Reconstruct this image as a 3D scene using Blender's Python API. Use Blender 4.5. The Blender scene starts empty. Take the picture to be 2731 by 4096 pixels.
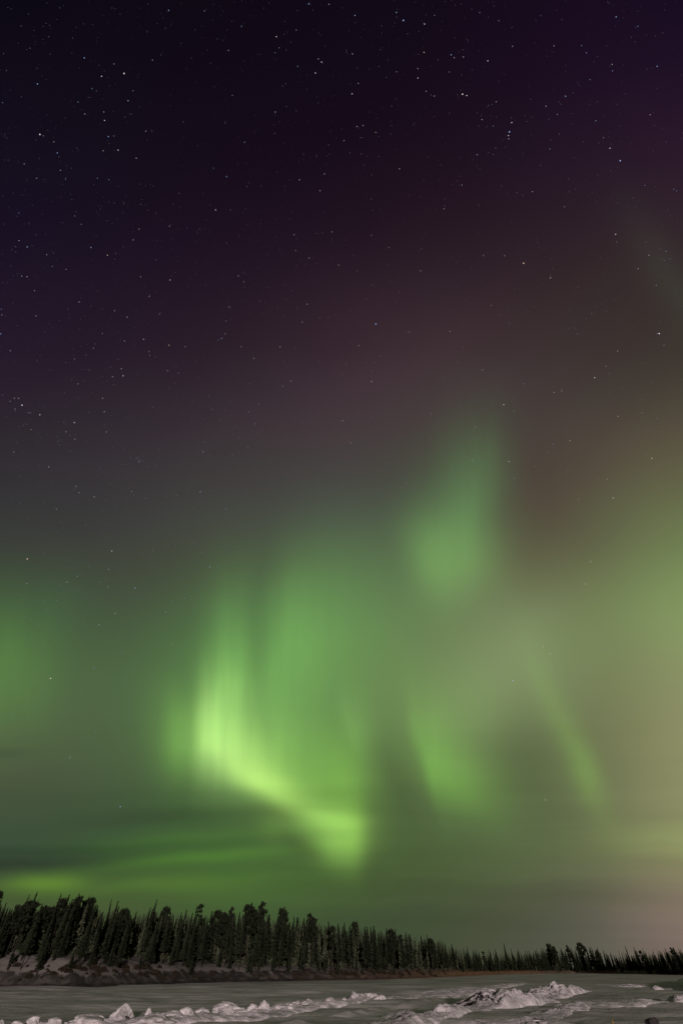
import bpy, bmesh, math, random
from mathutils import Vector, noise, Matrix
random.seed(7)
S = bpy.context.scene
C = S.collection
R = math.radians

# ------------------------------------------------------------------ camera
H = 2.4                       # lens height above the river ice (m)
PITCH = R(45.0)
cam = bpy.data.cameras.new('camera'); cam.lens = 16.0; cam.sensor_width = 36.0; cam.sensor_fit = 'AUTO'
cam.clip_start = 0.1; cam.clip_end = 30000
co = bpy.data.objects.new('camera', cam); C.objects.link(co)
co.location = (0, 0, H); co.rotation_euler = (R(90) + PITCH, 0, 0)
S.camera = co
S.render.resolution_x = 682; S.render.resolution_y = 1024
S.view_settings.view_transform = 'Standard'; S.view_settings.look = 'None'
S.view_settings.exposure = 0; S.view_settings.gamma = 1
FWD = Vector((0, math.cos(PITCH), math.sin(PITCH)))
UP = Vector((0, -math.sin(PITCH), math.cos(PITCH)))
RT = Vector((1, 0, 0))

def lin(c):
    return tuple((v/255/12.92 if v/255 <= 0.04045 else ((v/255+0.055)/1.055)**2.4) for v in c)

# ------------------------------------------------------------------ night sky with aurora (world, by direction)
W = bpy.data.worlds.new('World'); S.world = W; W.use_nodes = True
nt = W.node_tree; nt.nodes.clear()
def N(t, **k):
    n = nt.nodes.new(t)
    for a, b in k.items(): setattr(n, a, b)
    return n
def setin(n, i, v):
    if hasattr(v, 'is_output') or isinstance(v, bpy.types.NodeSocket): nt.links.new(v, n.inputs[i])
    else: n.inputs[i].default_value = v
def M(op, a, b=0.0, c=None, clamp=False):
    n = N('ShaderNodeMath', operation=op, use_clamp=clamp)
    setin(n, 0, a); setin(n, 1, b)
    if c is not None: setin(n, 2, c)
    return n.outputs[0]
def V(op, a, b=None, c=None):
    n = N('ShaderNodeVectorMath', operation=op)
    setin(n, 0, a)
    if b is not None: setin(n, 1, b)
    if c is not None: setin(n, 2, c)
    return n
dirn = N('ShaderNodeTexCoord').outputs['Generated']
a_ = V('DOT_PRODUCT', dirn, tuple(RT)).outputs['Value']
b_ = V('DOT_PRODUCT', dirn, tuple(UP)).outputs['Value']
craw = V('DOT_PRODUCT', dirn, tuple(FWD)).outputs['Value']
c_ = M('MAXIMUM', craw, 0.12)
FD = 1045.0
X0 = M('ADD', M('MULTIPLY', M('DIVIDE', a_, c_), FD), 784.0)
Y0 = M('ADD', M('MULTIPLY', M('DIVIDE', b_, c_), -FD), 1176.0)
cx = N('ShaderNodeCombineXYZ'); setin(cx, 0, X0); setin(cx, 1, Y0)
# slow warp so the bands wander
nz = N('ShaderNodeTexNoise'); nz.inputs['Scale'].default_value = 0.0045; nz.inputs['Detail'].default_value = 1.5
nt.links.new(cx.outputs[0], nz.inputs['Vector'])
wv = V('SUBTRACT', nz.outputs['Color'], (0.5, 0.5, 0.5)).outputs[0]
P = V('MULTIPLY_ADD', wv, (50.0, 40.0, 0.0), cx.outputs[0]).outputs[0]
sp = N('ShaderNodeSeparateXYZ'); nt.links.new(P, sp.inputs[0])
PX, PY = sp.outputs[0], sp.outputs[1]
fx = M('DIVIDE', PX, 1568.0, clamp=True)
fy = M('DIVIDE', PY, 2352.0, clamp=True)
ROWS = [
 (0, [(11,8,18),(13,9,20),(15,9,20),(16,9,20),(17,10,22),(19,10,24),(21,11,26),(23,12,30),(23,13,32)]),
 (200, [(18,13,26),(18,12,25),(18,11,23),(18,11,22),(19,11,23),(22,12,26),(25,14,30),(30,16,35),(34,18,39)]),
 (400, [(21,15,30),(21,14,28),(22,13,26),(23,13,26),(25,14,27),(29,16,29),(34,20,34),(40,24,40),(46,28,44)]),
 (600, [(27,18,36),(27,18,34),(29,18,34),(32,20,35),(36,22,36),(40,26,36),(44,30,38),(49,36,40),(54,44,44)]),
 (800, [(37,26,42),(37,26,40),(40,28,40),(46,32,42),(56,40,48),(64,48,54),(64,50,52),(60,50,48),(60,54,48)]),
 (900, [(41,32,45),(43,34,45),(45,36,46),(53,42,50),(65,50,58),(69,56,60),(67,58,58),(65,58,54),(71,66,56)]),
 (1000, [(47,40,47),(49,42,49),(55,46,53),(61,52,56),(69,58,62),(71,62,60),(71,62,58),(77,68,60),(89,82,66)]),
 (1100, [(50,48,52),(54,50,54),(60,56,58),(64,60,60),(70,66,66),(72,74,64),(76,70,60),(84,76,64),(100,98,72)]),
 (1200, [(56,56,56),(58,58,58),(64,64,62),(70,70,66),(76,84,74),(80,92,70),(84,84,66),(92,92,70),(107,120,78)]),
 (1300, [(60,66,56),(64,66,58),(68,72,60),(74,82,64),(84,104,74),(90,108,76),(96,94,70),(100,106,75),(123,142,90)]),
 (1400, [(64,84,62),(66,78,62),(72,84,64),(80,106,72),(92,124,78),(100,120,82),(114,124,88),(112,124,83),(133,156,98)]),
 (1500, [(74,98,64),(74,92,64),(76,98,66),(84,120,72),(98,132,78),(108,128,84),(122,136,94),(112,124,83),(139,150,102)]),
 (1600, [(80,100,68),(78,94,68),(80,104,70),(88,124,76),(100,132,80),(110,130,84),(118,130,90),(108,116,81),(143,146,104)]),
 (1700, [(80,94,66),(78,94,66),(78,100,66),(86,120,72),(94,124,74),(98,116,74),(100,110,76),(104,112,77),(145,146,104)]),
 (1800, [(74,82,62),(72,84,62),(70,88,60),(80,104,64),(88,112,66),(86,102,66),(92,104,70),(100,108,75),(143,144,104)]),
 (1900, [(62,80,58),(60,80,56),(60,84,54),(66,90,56),(78,100,58),(78,96,60),(86,102,68),(100,108,75),(141,142,102)]),
 (1950, [(58,76,56),(60,80,52),(64,94,50),(68,96,52),(74,96,56),(74,92,56),(86,100,66),(100,108,75),(139,140,100)]),
 (2000, [(58,72,52),(60,78,50),(68,98,50),(72,104,52),(70,92,52),(72,88,54),(84,96,64),(96,102,75),(130,127,92)]),
 (2050, [(72,94,50),(72,94,50),(72,94,50),(72,100,50),(68,86,50),(70,84,54),(80,86,62),(90,92,73),(126,117,92)]),
 (2100, [(70,82,54),(70,84,52),(68,86,52),(68,90,52),(64,80,52),(66,78,54),(76,80,60),(88,88,75),(124,111,92)]),
 (2200, [(66,76,52),(66,76,52),(62,74,50),(62,78,52),(60,74,52),(66,76,56),(78,80,62),(92,94,83),(120,105,94)]),
]
def ramp(fac, stops):
    n = N('ShaderNodeValToRGB'); cr = n.color_ramp; cr.interpolation = 'B_SPLINE'
    while len(cr.elements) > 1: cr.elements.remove(cr.elements[-1])
    cr.elements[0].position = stops[0][0]; cr.elements[0].color = (*stops[0][1], 1)
    for p, c in stops[1:]:
        e = cr.elements.new(p); e.color = (*c, 1)
    nt.links.new(fac, n.inputs[0]); return n.outputs[0]
acc = (0.0, 0.0, 0.0)
for i in range(9):
    w = ramp(fx, [(j/8, (1.0,)*3 if j == i else (0.0,)*3) for j in range(9)])
    col = ramp(fy, [(y/2352, lin(r[i])) for y, r in ROWS])
    acc = V('MULTIPLY_ADD', col, w, acc).outputs[0]
# aurora: (x, y, sx, sy, rot_deg, (r,g,b) added light, left-side sharpness)
G = [
 (600,1640,280,280,  0,(.014,.050,.003),1),
 (474,1676, 84,108,  3,(.185,.290,.085),(3.0,1,1.1,1.1)),
 (515,1590, 78,105,  6,(.085,.165,.034),(1.7,1,1.2,1)),
 (572,1772,125, 64, 42,(.180,.285,.060),(1,1,1,1.9)),
 (625,1816, 95, 40, 22,(.120,.200,.035),(1,1,1,1.6)),
 (530,1752, 95, 60, 40,(.060,.090,.035),1),
 (600,1715,100,105,  0,(.080,.145,.030),(1.4,1,1,1)),
 (520,1480, 88,170,  3,(.034,.092,.018),(1.7,1,1.35,1)),
 (418,1705, 95,105,-10,(.072,.180,.022),(1.5,1,1,1.3)),
 (665,1475, 95,190,  6,(.042,.105,.020),(2.2,1,1.3,1)),
 (760,1380,150,170,  0,(.016,.050,.008),1),
 (720,1785,125, 95, 10,(.058,.145,.016),(1,1,1,1.4)),
 (800,1790, 70,120,  0,(.030,.080,.006),(1,1.5,1,1)),
 (745,1880, 88, 26,  8,(.075,.140,.026),(1.1,1.1,1.4,1), 1.2),
 (762,1900, 98, 62, 22,(.125,.245,.040),(1.15,1.1,1.1,1), 1.3),
 (784,1940, 70, 54,  0,(.060,.125,.020),(1.2,1.2,1,1), 1.2),
 (850,1925, 30, 80, -4,(-.010,-.025,-.004),1),
 (700,1945, 50, 22, 20,(-.020,-.045,-.008),1),
 (815,1895, 36, 90,  0,(.030,.060,.004),(1,2,1,1)),
 (625,1898, 34, 34,  0,(.025,.045,.005),1),
 (-10,1530,140,160,  0,(.026,.080,.006),1),
 (140,1370, 80,100, 25,(.002,.014,.003),1),
 (110,2026, 90, 20, -6,(.050,.115,.000),1),
 (360,2030,200, 18, -4,(.014,.034,.000),1),
 (460,1968,230, 14, -5,(.016,.048,.000),1),
 (430,1925,250, 13, -4,(.008,.022,.000),1),
 (480,1872,260, 20, -3,(-.012,-.028,-.008),1),
 (655,1872, 55, 18, 12,(-.022,-.045,-.010),1),
 (120,1950,300, 14, -3,(-.010,-.014,-.005),1),
 (60,1985,230, 18, -4,(-.012,-.022,-.005),1),
 ( 20,1730, 60, 12,  0,(-.014,-.020,-.006),1),
 (1085,1150,100,160,  8,(.030,.100,.026),(1,1.5,1,1)),
 (1000,1275,110,100,-10,(.045,.120,.022),(1.8,1,1,1)),
 (1070,1300,110, 70,-30,(.015,.040,.008),1),
 (985,1745, 75,140,-14,(.045,.140,.014),(3.4,1,1,1.3)),
 (1060,1800,110, 85, 35,(.035,.105,.008),(1,1,1,1.5)),
 (1075,1640,110,120,  0,(.032,.060,.018),1),
 (815,1680, 50, 80,-14,(.030,.062,.014),(3,1,1,1.6)),
 (1300,1680, 38,190,-22,(.022,.062,.006),1),
 (1350,1775, 30, 80,-26,(.026,.062,.005),1),
 (1210,1500,130,140,  0,(.030,.042,.022),1),
 (1185,1740, 70, 90,  0,(-.018,-.022,-.010),1),
 (1265,1190, 90,120,  0,(-.006,-.018,-.006),1),
 (900,1790, 40,100,-12,(-.018,-.035,-.008),1),
 (590,1480, 26,170,  4,(-.012,-.030,-.006),1),
 (1568,1935,170, 45,  0,(.030,.050,.004),1),
 (1568,2110,130,110,  0,(.026,.010,.022),1),
 (1540, 640, 50,170,-32,(.006,.011,.006),1),
]
rayn = N('ShaderNodeTexNoise'); rayn.inputs['Scale'].default_value = 1.0; rayn.inputs['Detail'].default_value = 2.0
rm = N('ShaderNodeMapping'); rm.inputs['Scale'].default_value = (0.028, 0.0030, 1); rm.inputs['Rotation'].default_value = (0, 0, R(-4))
nt.links.new(cx.outputs[0], rm.inputs['Vector']); nt.links.new(rm.outputs[0], rayn.inputs['Vector'])
ray = M('MULTIPLY_ADD', rayn.outputs[0], 0.7, 0.65)
for gx, gy, sx, sy, rot, colr, asym, *rest_ in G:
    m = N('ShaderNodeMapping', vector_type='TEXTURE')
    m.inputs['Location'].default_value = (gx, gy, 0); m.inputs['Rotation'].default_value = (0, 0, R(rot))
    m.inputs['Scale'].default_value = (sx, sy, 1)
    nt.links.new(P, m.inputs['Vector'])
    v = m.outputs[0]
    if asym != 1:
        l_, r_, u_, d_ = asym
        s2 = V('MINIMUM', v, (0, 0, 0)).outputs[0]; s3 = V('MAXIMUM', v, (0, 0, 0)).outputs[0]
        v = V('MULTIPLY_ADD', s3, (r_, d_, 0), V('MULTIPLY', s2, (l_, u_, 0)).outputs[0]).outputs[0]
    d2 = V('DOT_PRODUCT', v, v).outputs['Value']
    if rest_: d2 = M('POWER', d2, rest_[0])
    e = M('EXPONENT', M('MULTIPLY', d2, -1.0))
    if colr[1] > 0.07 and sy > sx: e = M('MULTIPLY', e, ray)
    acc = V('MULTIPLY_ADD', colr, e, acc).outputs[0]
# thin night cirrus: long streaks that dim the glow towards the horizon
st = N('ShaderNodeTexNoise'); st.inputs['Scale'].default_value = 1.0; st.inputs['Detail'].default_value = 2.0
sm = N('ShaderNodeMapping'); sm.inputs['Scale'].default_value = (0.0014, 0.021, 1); sm.inputs['Rotation'].default_value = (0, 0, R(3))
nt.links.new(P, sm.inputs['Vector']); nt.links.new(sm.outputs[0], st.inputs['Vector'])
low = N('ShaderNodeMapRange', interpolation_type='SMOOTHSTEP'); setin(low, 0, Y0)
low.inputs[1].default_value = 1500; low.inputs[2].default_value = 2000
dim = M('MULTIPLY', M('MULTIPLY', M('SUBTRACT', st.outputs[0], 0.5), 0.30), low.outputs[0])
acc = V('SCALE', acc); nt.links.new(M('ADD', dim, 1.0), acc.inputs['Scale']); acc = acc.outputs[0]
acc = V('MAXIMUM', acc, (0.0015, 0.001, 0.003)).outputs[0]
# the half of the sky behind the photographer: dark overhead, warm glow added low down, unseen, to lift shadows
sd_ = N('ShaderNodeSeparateXYZ'); nt.links.new(dirn, sd_.inputs[0])
lowg = M('POWER', M('SUBTRACT', 1.0, M('ABSOLUTE', sd_.outputs[2]), clamp=True), 3.0)
back = V('MULTIPLY_ADD', (.135, .105, .090), lowg, (.006, .004, .009)).outputs[0]
mk = N('ShaderNodeMapRange', interpolation_type='SMOOTHSTEP'); setin(mk, 0, craw); mk.inputs[1].default_value = .05; mk.inputs[2].default_value = .52
acc = V('MULTIPLY_ADD', V('SUBTRACT', acc, back).outputs[0], mk.outputs[0], back).outputs[0]
bg = N('ShaderNodeBackground'); nt.links.new(acc, bg.inputs[0]); bg.inputs[1].default_value = 1.0
wo = N('ShaderNodeOutputWorld'); nt.links.new(bg.outputs[0], wo.inputs[0])
W.cycles.sampling_method = 'MANUAL'; W.cycles.sample_map_resolution = 512

# ------------------------------------------------------------------ low pale light from behind the camera
sl = bpy.data.lights.new('sun', 'SUN'); sl.energy = 2.2; sl.angle = R(1.5); sl.color = (1.0, 0.86, 0.81)
so = bpy.data.objects.new('sun', sl); C.objects.link(so)
SUN_EL, SUN_AZ = R(4.5), R(8)     # azimuth of the source: to the right of straight behind the camera
sd = Vector((math.sin(SUN_AZ)*math.cos(SUN_EL), -math.cos(SUN_AZ)*math.cos(SUN_EL), math.sin(SUN_EL)))
so.rotation_euler = sd.to_track_quat('Z', 'Y').to_euler()
#@@SCENE
# ------------------------------------------------------------------ helpers
F = 1820.0                       # focal length in pixels of the 4096-pixel-high frame
def ray_at(px, py):
    return (FWD*F + RT*(px-1365.5) - UP*(py-2048)).normalized()
def ground(px, py, z=0.0):
    """point where the sight line through a picture position meets the level z"""
    d = ray_at(px, py); t = (z-H)/d.z
    return Vector((d.x*t, d.y*t, z))
def top_z(px, py, Y):
    """height at which the sight line crosses the upright plane y = Y"""
    d = ray_at(px, py); return H + d.z*Y/d.y
def tag(o, label=None, cat=None, group=None, kind=None):
    if label: o['label'] = label
    if cat: o['category'] = cat
    if group: o['group'] = group
    if kind: o['kind'] = kind
    return o
def mesh(name, verts, faces, m, smooth=True):
    me = bpy.data.meshes.new(name); me.from_pydata([tuple(v) for v in verts], [], faces); me.update()
    if smooth: me.polygons.foreach_set('use_smooth', [True]*len(me.polygons))
    me.materials.append(m); return me
def link(name, me, parent=None, loc=(0, 0, 0), rz=0, sc=(1, 1, 1)):
    o = bpy.data.objects.new(name, me); C.objects.link(o); o.parent = parent
    o.location = loc; o.rotation_euler = (0, 0, rz); o.scale = sc; return o
def fb(x, y, z=0.0, o=4): return noise.fractal(Vector((x, y, z)), 1.0, 2.0, o)

# ------------------------------------------------------------------ materials
def mat(name, col, rough=0.9, col2=None, scale=1.0, bump=0.0, bscale=8.0, spec=0.2, detail=5.0, lo=0.4, hi=0.6, sss=0):
    m = bpy.data.materials.new(name); m.use_nodes = True; t = m.node_tree; b = t.nodes['Principled BSDF']
    b.inputs['Roughness'].default_value = rough; b.inputs['Specular IOR Level'].default_value = spec
    b.inputs['Base Color'].default_value = (*col, 1)
    tc = t.nodes.new('ShaderNodeTexCoord')
    if col2:
        n = t.nodes.new('ShaderNodeTexNoise'); n.inputs['Scale'].default_value = scale; n.inputs['Detail'].default_value = detail
        t.links.new(tc.outputs['Object'], n.inputs['Vector'])
        r = t.nodes.new('ShaderNodeValToRGB'); r.color_ramp.elements[0].position = lo; r.color_ramp.elements[1].position = hi
        r.color_ramp.elements[0].color = (*col, 1); r.color_ramp.elements[1].color = (*col2, 1)
        t.links.new(n.outputs[0], r.inputs[0]); t.links.new(r.outputs[0], b.inputs['Base Color'])
    if bump:
        n2 = t.nodes.new('ShaderNodeTexNoise'); n2.inputs['Scale'].default_value = bscale; n2.inputs['Detail'].default_value = 6
        t.links.new(tc.outputs['Object'], n2.inputs['Vector'])
        bu = t.nodes.new('ShaderNodeBump'); bu.inputs['Strength'].default_value = bump; bu.inputs['Distance'].default_value = 0.1
        t.links.new(n2.outputs[0], bu.inputs['Height']); t.links.new(bu.outputs[0], b.inputs['Normal'])
    return m
m_snow = mat('river_snow', (.68, .65, .635), .85, (.44, .42, .405), .09, .5, 2.5)
m_heap = mat('heap_snow', (.84, .78, .81), .8, (.52, .49, .50), .9, .8, 8.0)
m_bark = mat('bark', (.016, .013, .010), .95, (.030, .024, .018), 6)
m_spruce = mat('spruce_needles', (.017, .022, .013), .95, (.024, .030, .017), 1.2, spec=0.05)
m_pine = mat('pine_needles', (.017, .022, .013), .95, (.024, .029, .017), 1.2, spec=0.05)
m_bush = mat('bush_twigs', (.025, .020, .014), .95, (.05, .036, .022), 3)
m_stake = mat('stake_wood', (.45, .30, .10), .8, (.2, .12, .05), 8)
m_post = mat('post_wood', (.03, .028, .03), .9, (.06, .05, .05), 8)
m_twig = mat('dry_twigs', (.09, .035, .025), .9)

# ------------------------------------------------------------------ ground: one snow-covered sheet to the horizon
TRK = [ground(*p) for p in [(1180,4150),(1450,4090),(1700,4040),(1930,3996),(2230,3948),(2470,3918),(2560,3908)]]      # the trodden track across the ice
def ground_z(x, y):
    z = 0.30*fb(x*.035+3, y*.07, 1.0, 3) + 0.20*fb(x*.09+y*.03, y*.26, 4.0, 4) + 0.05*fb(x*.5, y*1.3, 9.0, 3)
    f = min(1, max(0, (y-22)/10))*min(1, max(0, (150-y)/50)) if y < 150 else 0
    for k in range(len(TRK)-1):
        A, B = TRK[k], TRK[k+1]
        if A.y-4 < y < B.y+4:
            ab = B-A; u = max(0, min(1, ((x-A.x)*ab.x+(y-A.y)*ab.y)/(ab.x**2+ab.y**2)))
            dd = math.hypot(x-A.x-ab.x*u, y-A.y-ab.y*u); wd = 3.2
            if dd < wd*1.8:
                w = max(0, 1-(dd/wd)**4); z = z*(1-.75*w)
                z += .13*math.exp(-((dd-wd)/.55)**2)*(1+fb(x*.8, y*.8, 3)) - .05*math.exp(-((dd-1.0)/.28)**2)
            break
    return z*f
ys = []; y = -60.0
while y < 24: ys.append(y); y += 6
y = 24
while y < 130: ys.append(y); y *= 1.0065
while y < 700: ys.append(y); y *= 1.04
ys += [900, 1500, 3000, 6000, 12000]
NX = 260; vs = []; fs = []
for yy in ys:
    hw = max(60, abs(yy)*.62+10) if yy < 700 else yy*3
    for i in range(NX+1):
        x = (i/NX*2-1)*hw; vs.append((x, yy, ground_z(x, yy)-.02))
for j in range(len(ys)-1):
    for i in range(NX):
        a = j*(NX+1)+i; fs.append((a, a+1, a+NX+2, a+NX+1))
tag(link('ground', mesh('ground', vs, fs, m_snow)), kind='structure')

# ------------------------------------------------------------------ far bank
SH = [(-900,3972),(-300,3955),(0,3948),(300,3947),(600,3938),(900,3928),(1200,3923),(1500,3918),(1750,3909),(1900,3902),(2050,3895),(2300,3892),(2500,3895),(2731,3900),(2950,3905),(3400,3915)]
shore = [ground(*p) for p in SH]
cum = [0]
for a, b in zip(shore, shore[1:]): cum.append(cum[-1]+(b-a).length)
def shore_at(t, raw=False):
    t = min(max(t, .01), cum[-1]-.01)
    for i in range(len(cum)-1):
        if t <= cum[i+1] or i == len(cum)-2:
            k = (t-cum[i])/(cum[i+1]-cum[i]); p = shore[i].lerp(shore[i+1], k)
            if raw: return p
            d = (shore_at(t+30, True)-shore_at(t-30, True)).normalized(); return p, Vector((-d.y, d.x, 0))
def px_of(t):                    # picture column of the shoreline at length t
    p, _ = shore_at(t); return 1365.5 + p.x/p.y*2574
def bank_h(px, s, wob):
    """height of the bank s metres behind the ice edge"""
    k = min(1, max(0, (2050-px)/1900))        # high on the left, low on the right
    low = 0.8 + 0.3*k
    a = low*min(1, max(0, s)/(3.0+4*k))**0.8
    b = (0.5+4.6*k**0.6)*(1-math.exp(-max(0, s-1.5)/(7.0+5*(1-k))))
    return a + b*(1+.1*wob)
NT, NS = 520, 60; vs = []; fs = []
smax = [ -0.5 + 0.28*j if j < 30 else 7.9 + (j-30)**1.9*.55 for j in range(NS+1)]
for i in range(NT+1):
    t = cum[-1]*i/NT; p, n = shore_at(t); px = px_of(t)
    for j, s in enumerate(smax):
        q = p + n*s
        w = fb(q.x*.07, q.y*.07, 2)
        jit = (fb(q.x*.5, q.y*.5, 6)*.28 + fb(q.x*1.6, q.y*1.6, 8)*.10)*min(1, max(0, s)/1.5)
        vs.append((q.x, q.y, bank_h(px, s + .8*fb(q.x*.12, q.y*.12, 5)*min(1, max(0, s)), w)+jit - (.25 if j == 0 else 0)))
for i in range(NT):
    for j in range(NS):
        a = i*(NS+1)+j; fs.append((a, a+NS+1, a+NS+2, a+1))
# bank: frozen earth, orange lamp glow painted in, and snow lying in patches; more snow higher up
mb = bpy.data.materials.new('bank_soil_snow_and_glow'); mb.use_nodes = True; t_ = mb.node_tree; bs = t_.nodes['Principled BSDF']
bs.inputs['Roughness'].default_value = .9; bs.inputs['Specular IOR Level'].default_value = .1
tc = t_.nodes.new('ShaderNodeTexCoord'); sx = t_.nodes.new('ShaderNodeSeparateXYZ'); t_.links.new(tc.outputs['Object'], sx.inputs[0])
n1 = t_.nodes.new('ShaderNodeTexNoise'); n1.inputs['Scale'].default_value = .6; n1.inputs['Detail'].default_value = 6; t_.links.new(tc.outputs['Object'], n1.inputs['Vector'])
n2 = t_.nodes.new('ShaderNodeTexNoise'); n2.inputs['Scale'].default_value = .05; n2.inputs['Detail'].default_value = 2; t_.links.new(tc.outputs['Object'], n2.inputs['Vector'])
def tm(op, a, b):
    n = t_.nodes.new('ShaderNodeMath'); n.operation = op
    for i, v in enumerate((a, b)):
        if isinstance(v, (int, float)): n.inputs[i].default_value = v
        else: t_.links.new(v, n.inputs[i])
    return n.outputs[0]
def tmix(f, a, b):
    n = t_.nodes.new('ShaderNodeMix'); n.data_type = 'RGBA'; t_.links.new(f, n.inputs[0])
    for i, v in ((6, a), (7, b)):
        if isinstance(v, tuple): n.inputs[i].default_value = (*v, 1)
        else: t_.links.new(v, n.inputs[i])
    return n.outputs[2]
def tmr(v, a, b):
    n = t_.nodes.new('ShaderNodeMapRange'); t_.links.new(v, n.inputs[0]); n.inputs[1].default_value = a; n.inputs[2].default_value = b
    n.interpolation_type = 'SMOOTHSTEP'; return n.outputs[0]
soil_and_glow = tmix(tmr(sx.outputs[0], -20, 70), (.038, .036, .033), (.25, .145, .085))      # orange lamp light put into the colour, stronger to the right
soil_and_glow = tmix(tmr(sx.outputs[0], 92, 118), soil_and_glow, (.17, .14, .11))
soil_and_glow = tmix(tmr(n1.outputs[0], .42, .62), soil_and_glow, tmix(tmr(sx.outputs[0], -20, 60), (.085, .076, .070), (.24, .14, .085)))
sn = tmr(tm('ADD', tm('MULTIPLY', tm('SUBTRACT', n1.outputs[0], .5), 3.2), tm('ADD', tm('MULTIPLY', tm('SUBTRACT', n2.outputs[0], .5), 1.5), sx.outputs[2])), 1.35, 1.9)
full = tmix(sn, soil_and_glow, (.165, .15, .143))
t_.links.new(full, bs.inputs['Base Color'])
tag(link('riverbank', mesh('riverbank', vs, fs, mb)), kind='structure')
def bank_point(t, s):
    p, n = shore_at(t); q = p+n*s; px = px_of(t)
    return Vector((q.x, q.y, bank_h(px, s, fb(q.x*.07, q.y*.07, 2))-.1))
def t_of_px(px):
    lo, hi = 0, cum[-1]
    for _ in range(30):
        m = (lo+hi)/2
        if px_of(m) < px: lo = m
        else: hi = m
    return lo
def pic_x(q): return 1365.5 + q.x/((q.y*math.cos(PITCH)+(q.z-H)*math.sin(PITCH)))*F

# ------------------------------------------------------------------ trees: prototypes
def trunk_mesh(name, h, r, bend=0):
    vs = []; fs = []; n = 6; L = 6
    for j in range(L+1):
        z = h*j/L; rr = r*(1-.93*j/L)
        ox = bend*math.sin(j/L*2.2)
        for i in range(n):
            a = 2*math.pi*i/n; vs.append((ox+rr*math.cos(a), rr*math.sin(a), z-.3 if j == 0 else z))
    for j in range(L):
        for i in range(n): fs.append((j*n+i, j*n+(i+1) % n, (j+1)*n+(i+1) % n, (j+1)*n+i))
    fs.append(tuple(L*n+i for i in range(n)))
    return mesh(name, vs, fs, m_bark)
def spray(vs, fs, base, d, ln, wd, rng, k=3):
    """a bough: short drooping leaf-sized blades set along its axis"""
    side = d.cross(Vector((0, 0, 1))).normalized()
    for i in range(k):
        f0 = i/k*.75; b = base + d*ln*f0 + Vector((rng.uniform(-.03, .03), rng.uniform(-.03, .03), rng.uniform(-.04, .04)))
        w = wd*(1-f0*.75)*rng.uniform(.7, 1.25); l2 = ln*(.45)*rng.uniform(.8, 1.2)
        up = Vector((0, 0, rng.uniform(.0, .25)*w))
        j = len(vs)
        vs += [b-side*w*.5, b+side*w*.5-up, b+d*l2+side*w*.15-Vector((0, 0, .12*l2)), b+d*l2*.4-Vector((0, 0, w*.7+.1))]
        fs += [(j, j+1, j+2), (j, j+2, j+3)]
def spruce_crown(name, seed, h, r, whorl=.24, low=.12, per=9, k=3, rag=.3, m=None):
    rng = random.Random(seed); vs = []; fs = []
    z = h*low
    while z < h-.1:
        f = (z/h-low)/(1-low)
        rad = r*((1-f)**1.0)*(1.15-.15*f)*rng.uniform(1-rag, 1+rag*.6)+.06
        n = max(3, int(per*(1-.45*f)))
        for i in range(n):
            a = rng.uniform(0, 6.283)
            L = rad*rng.uniform(.65, 1.12)+.05
            d = Vector((math.cos(a), math.sin(a), -.35+.5*f)).normalized()
            spray(vs, fs, Vector((0, 0, z+rng.uniform(-.1, .1))), d, L, .42*L+.16, rng, k)
        z += whorl*rng.uniform(.7, 1.3)*(1-.5*f)
    j = len(vs); vs += [Vector((-.04, 0, h-.5)), Vector((.04, 0, h-.5)), Vector((0, 0, h+.1)), Vector((0, .05, h-.5))]; fs += [(j, j+1, j+2), (j, j+3, j+2)]
    return mesh(name, vs, fs, m or m_spruce, False)
def pine_crown(name, seed, h, r, low=.35, clumps=34, per=40, m=None):
    rng = random.Random(seed); vs = []; fs = []
    for c in range(clumps):
        f = rng.random()**.8; z = h*(low+(1-low)*f)
        prof = math.sin(min(1, .22+f*.95)*math.pi*.86)**.7
        a = rng.uniform(0, 6.283); rr = r*prof*rng.uniform(.25, 1.0)
        cc = Vector((math.cos(a)*rr, math.sin(a)*rr, min(z, h-.3))); cr = rng.uniform(.28, .55)*r*.75
        for q in range(per):
            v = Vector((rng.gauss(0, 1), rng.gauss(0, 1), rng.gauss(0, .6))); v = v.normalized()*cr*rng.uniform(.3, 1)
            u = Vector((rng.gauss(0, 1), rng.gauss(0, 1), rng.gauss(0, 1)+.5)).normalized()
            w = u.cross(Vector((rng.gauss(0, 1), rng.gauss(0, 1), rng.gauss(0, 1)))).normalized()
            s = rng.uniform(.2, .42); j = len(vs); p = cc+v
            vs += [p-w*s*.5, p+w*s*.5, p+u*s*1.5]; fs.append((j, j+1, j+2))
        # the limb that carries the clump
        b0 = Vector((0, 0, cc.z-.5*rr-.1)); j = len(vs)
        vs += [b0+Vector((0, 0, .05)), b0-Vector((0, 0, .05)), cc, b0+Vector((.05, .05, 0))]; fs += [(j, j+1, j+2), (j+1, j+3, j+2)]
    return mesh(name, vs, fs, m or m_pine, False)
HP = 10.0      # prototypes are ten metres tall
SPR = [(trunk_mesh('trunk', 9.2, .12), spruce_crown('crown', 10+i, 10, r, low=lo, rag=rg)) for i, (r, lo, rg) in enumerate([(1.35,.20,.3),(1.1,.16,.25),(1.6,.24,.35),(.95,.25,.3),(1.3,.32,.4),(1.15,.12,.2)])]
PIN = [(trunk_mesh('trunk', 9.6, .16, .25), pine_crown('crown', 40+i, 10, r, lo, cl)) for i, (r, lo, cl) in enumerate([(1.7,.45,38),(1.4,.35,40),(2.0,.55,36),(1.2,.5,22)])]
THIN = [(trunk_mesh('trunk', 9.6, .12, .2), pine_crown('crown', 61, 10, 1.0, .45, 15, 20))]
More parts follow.
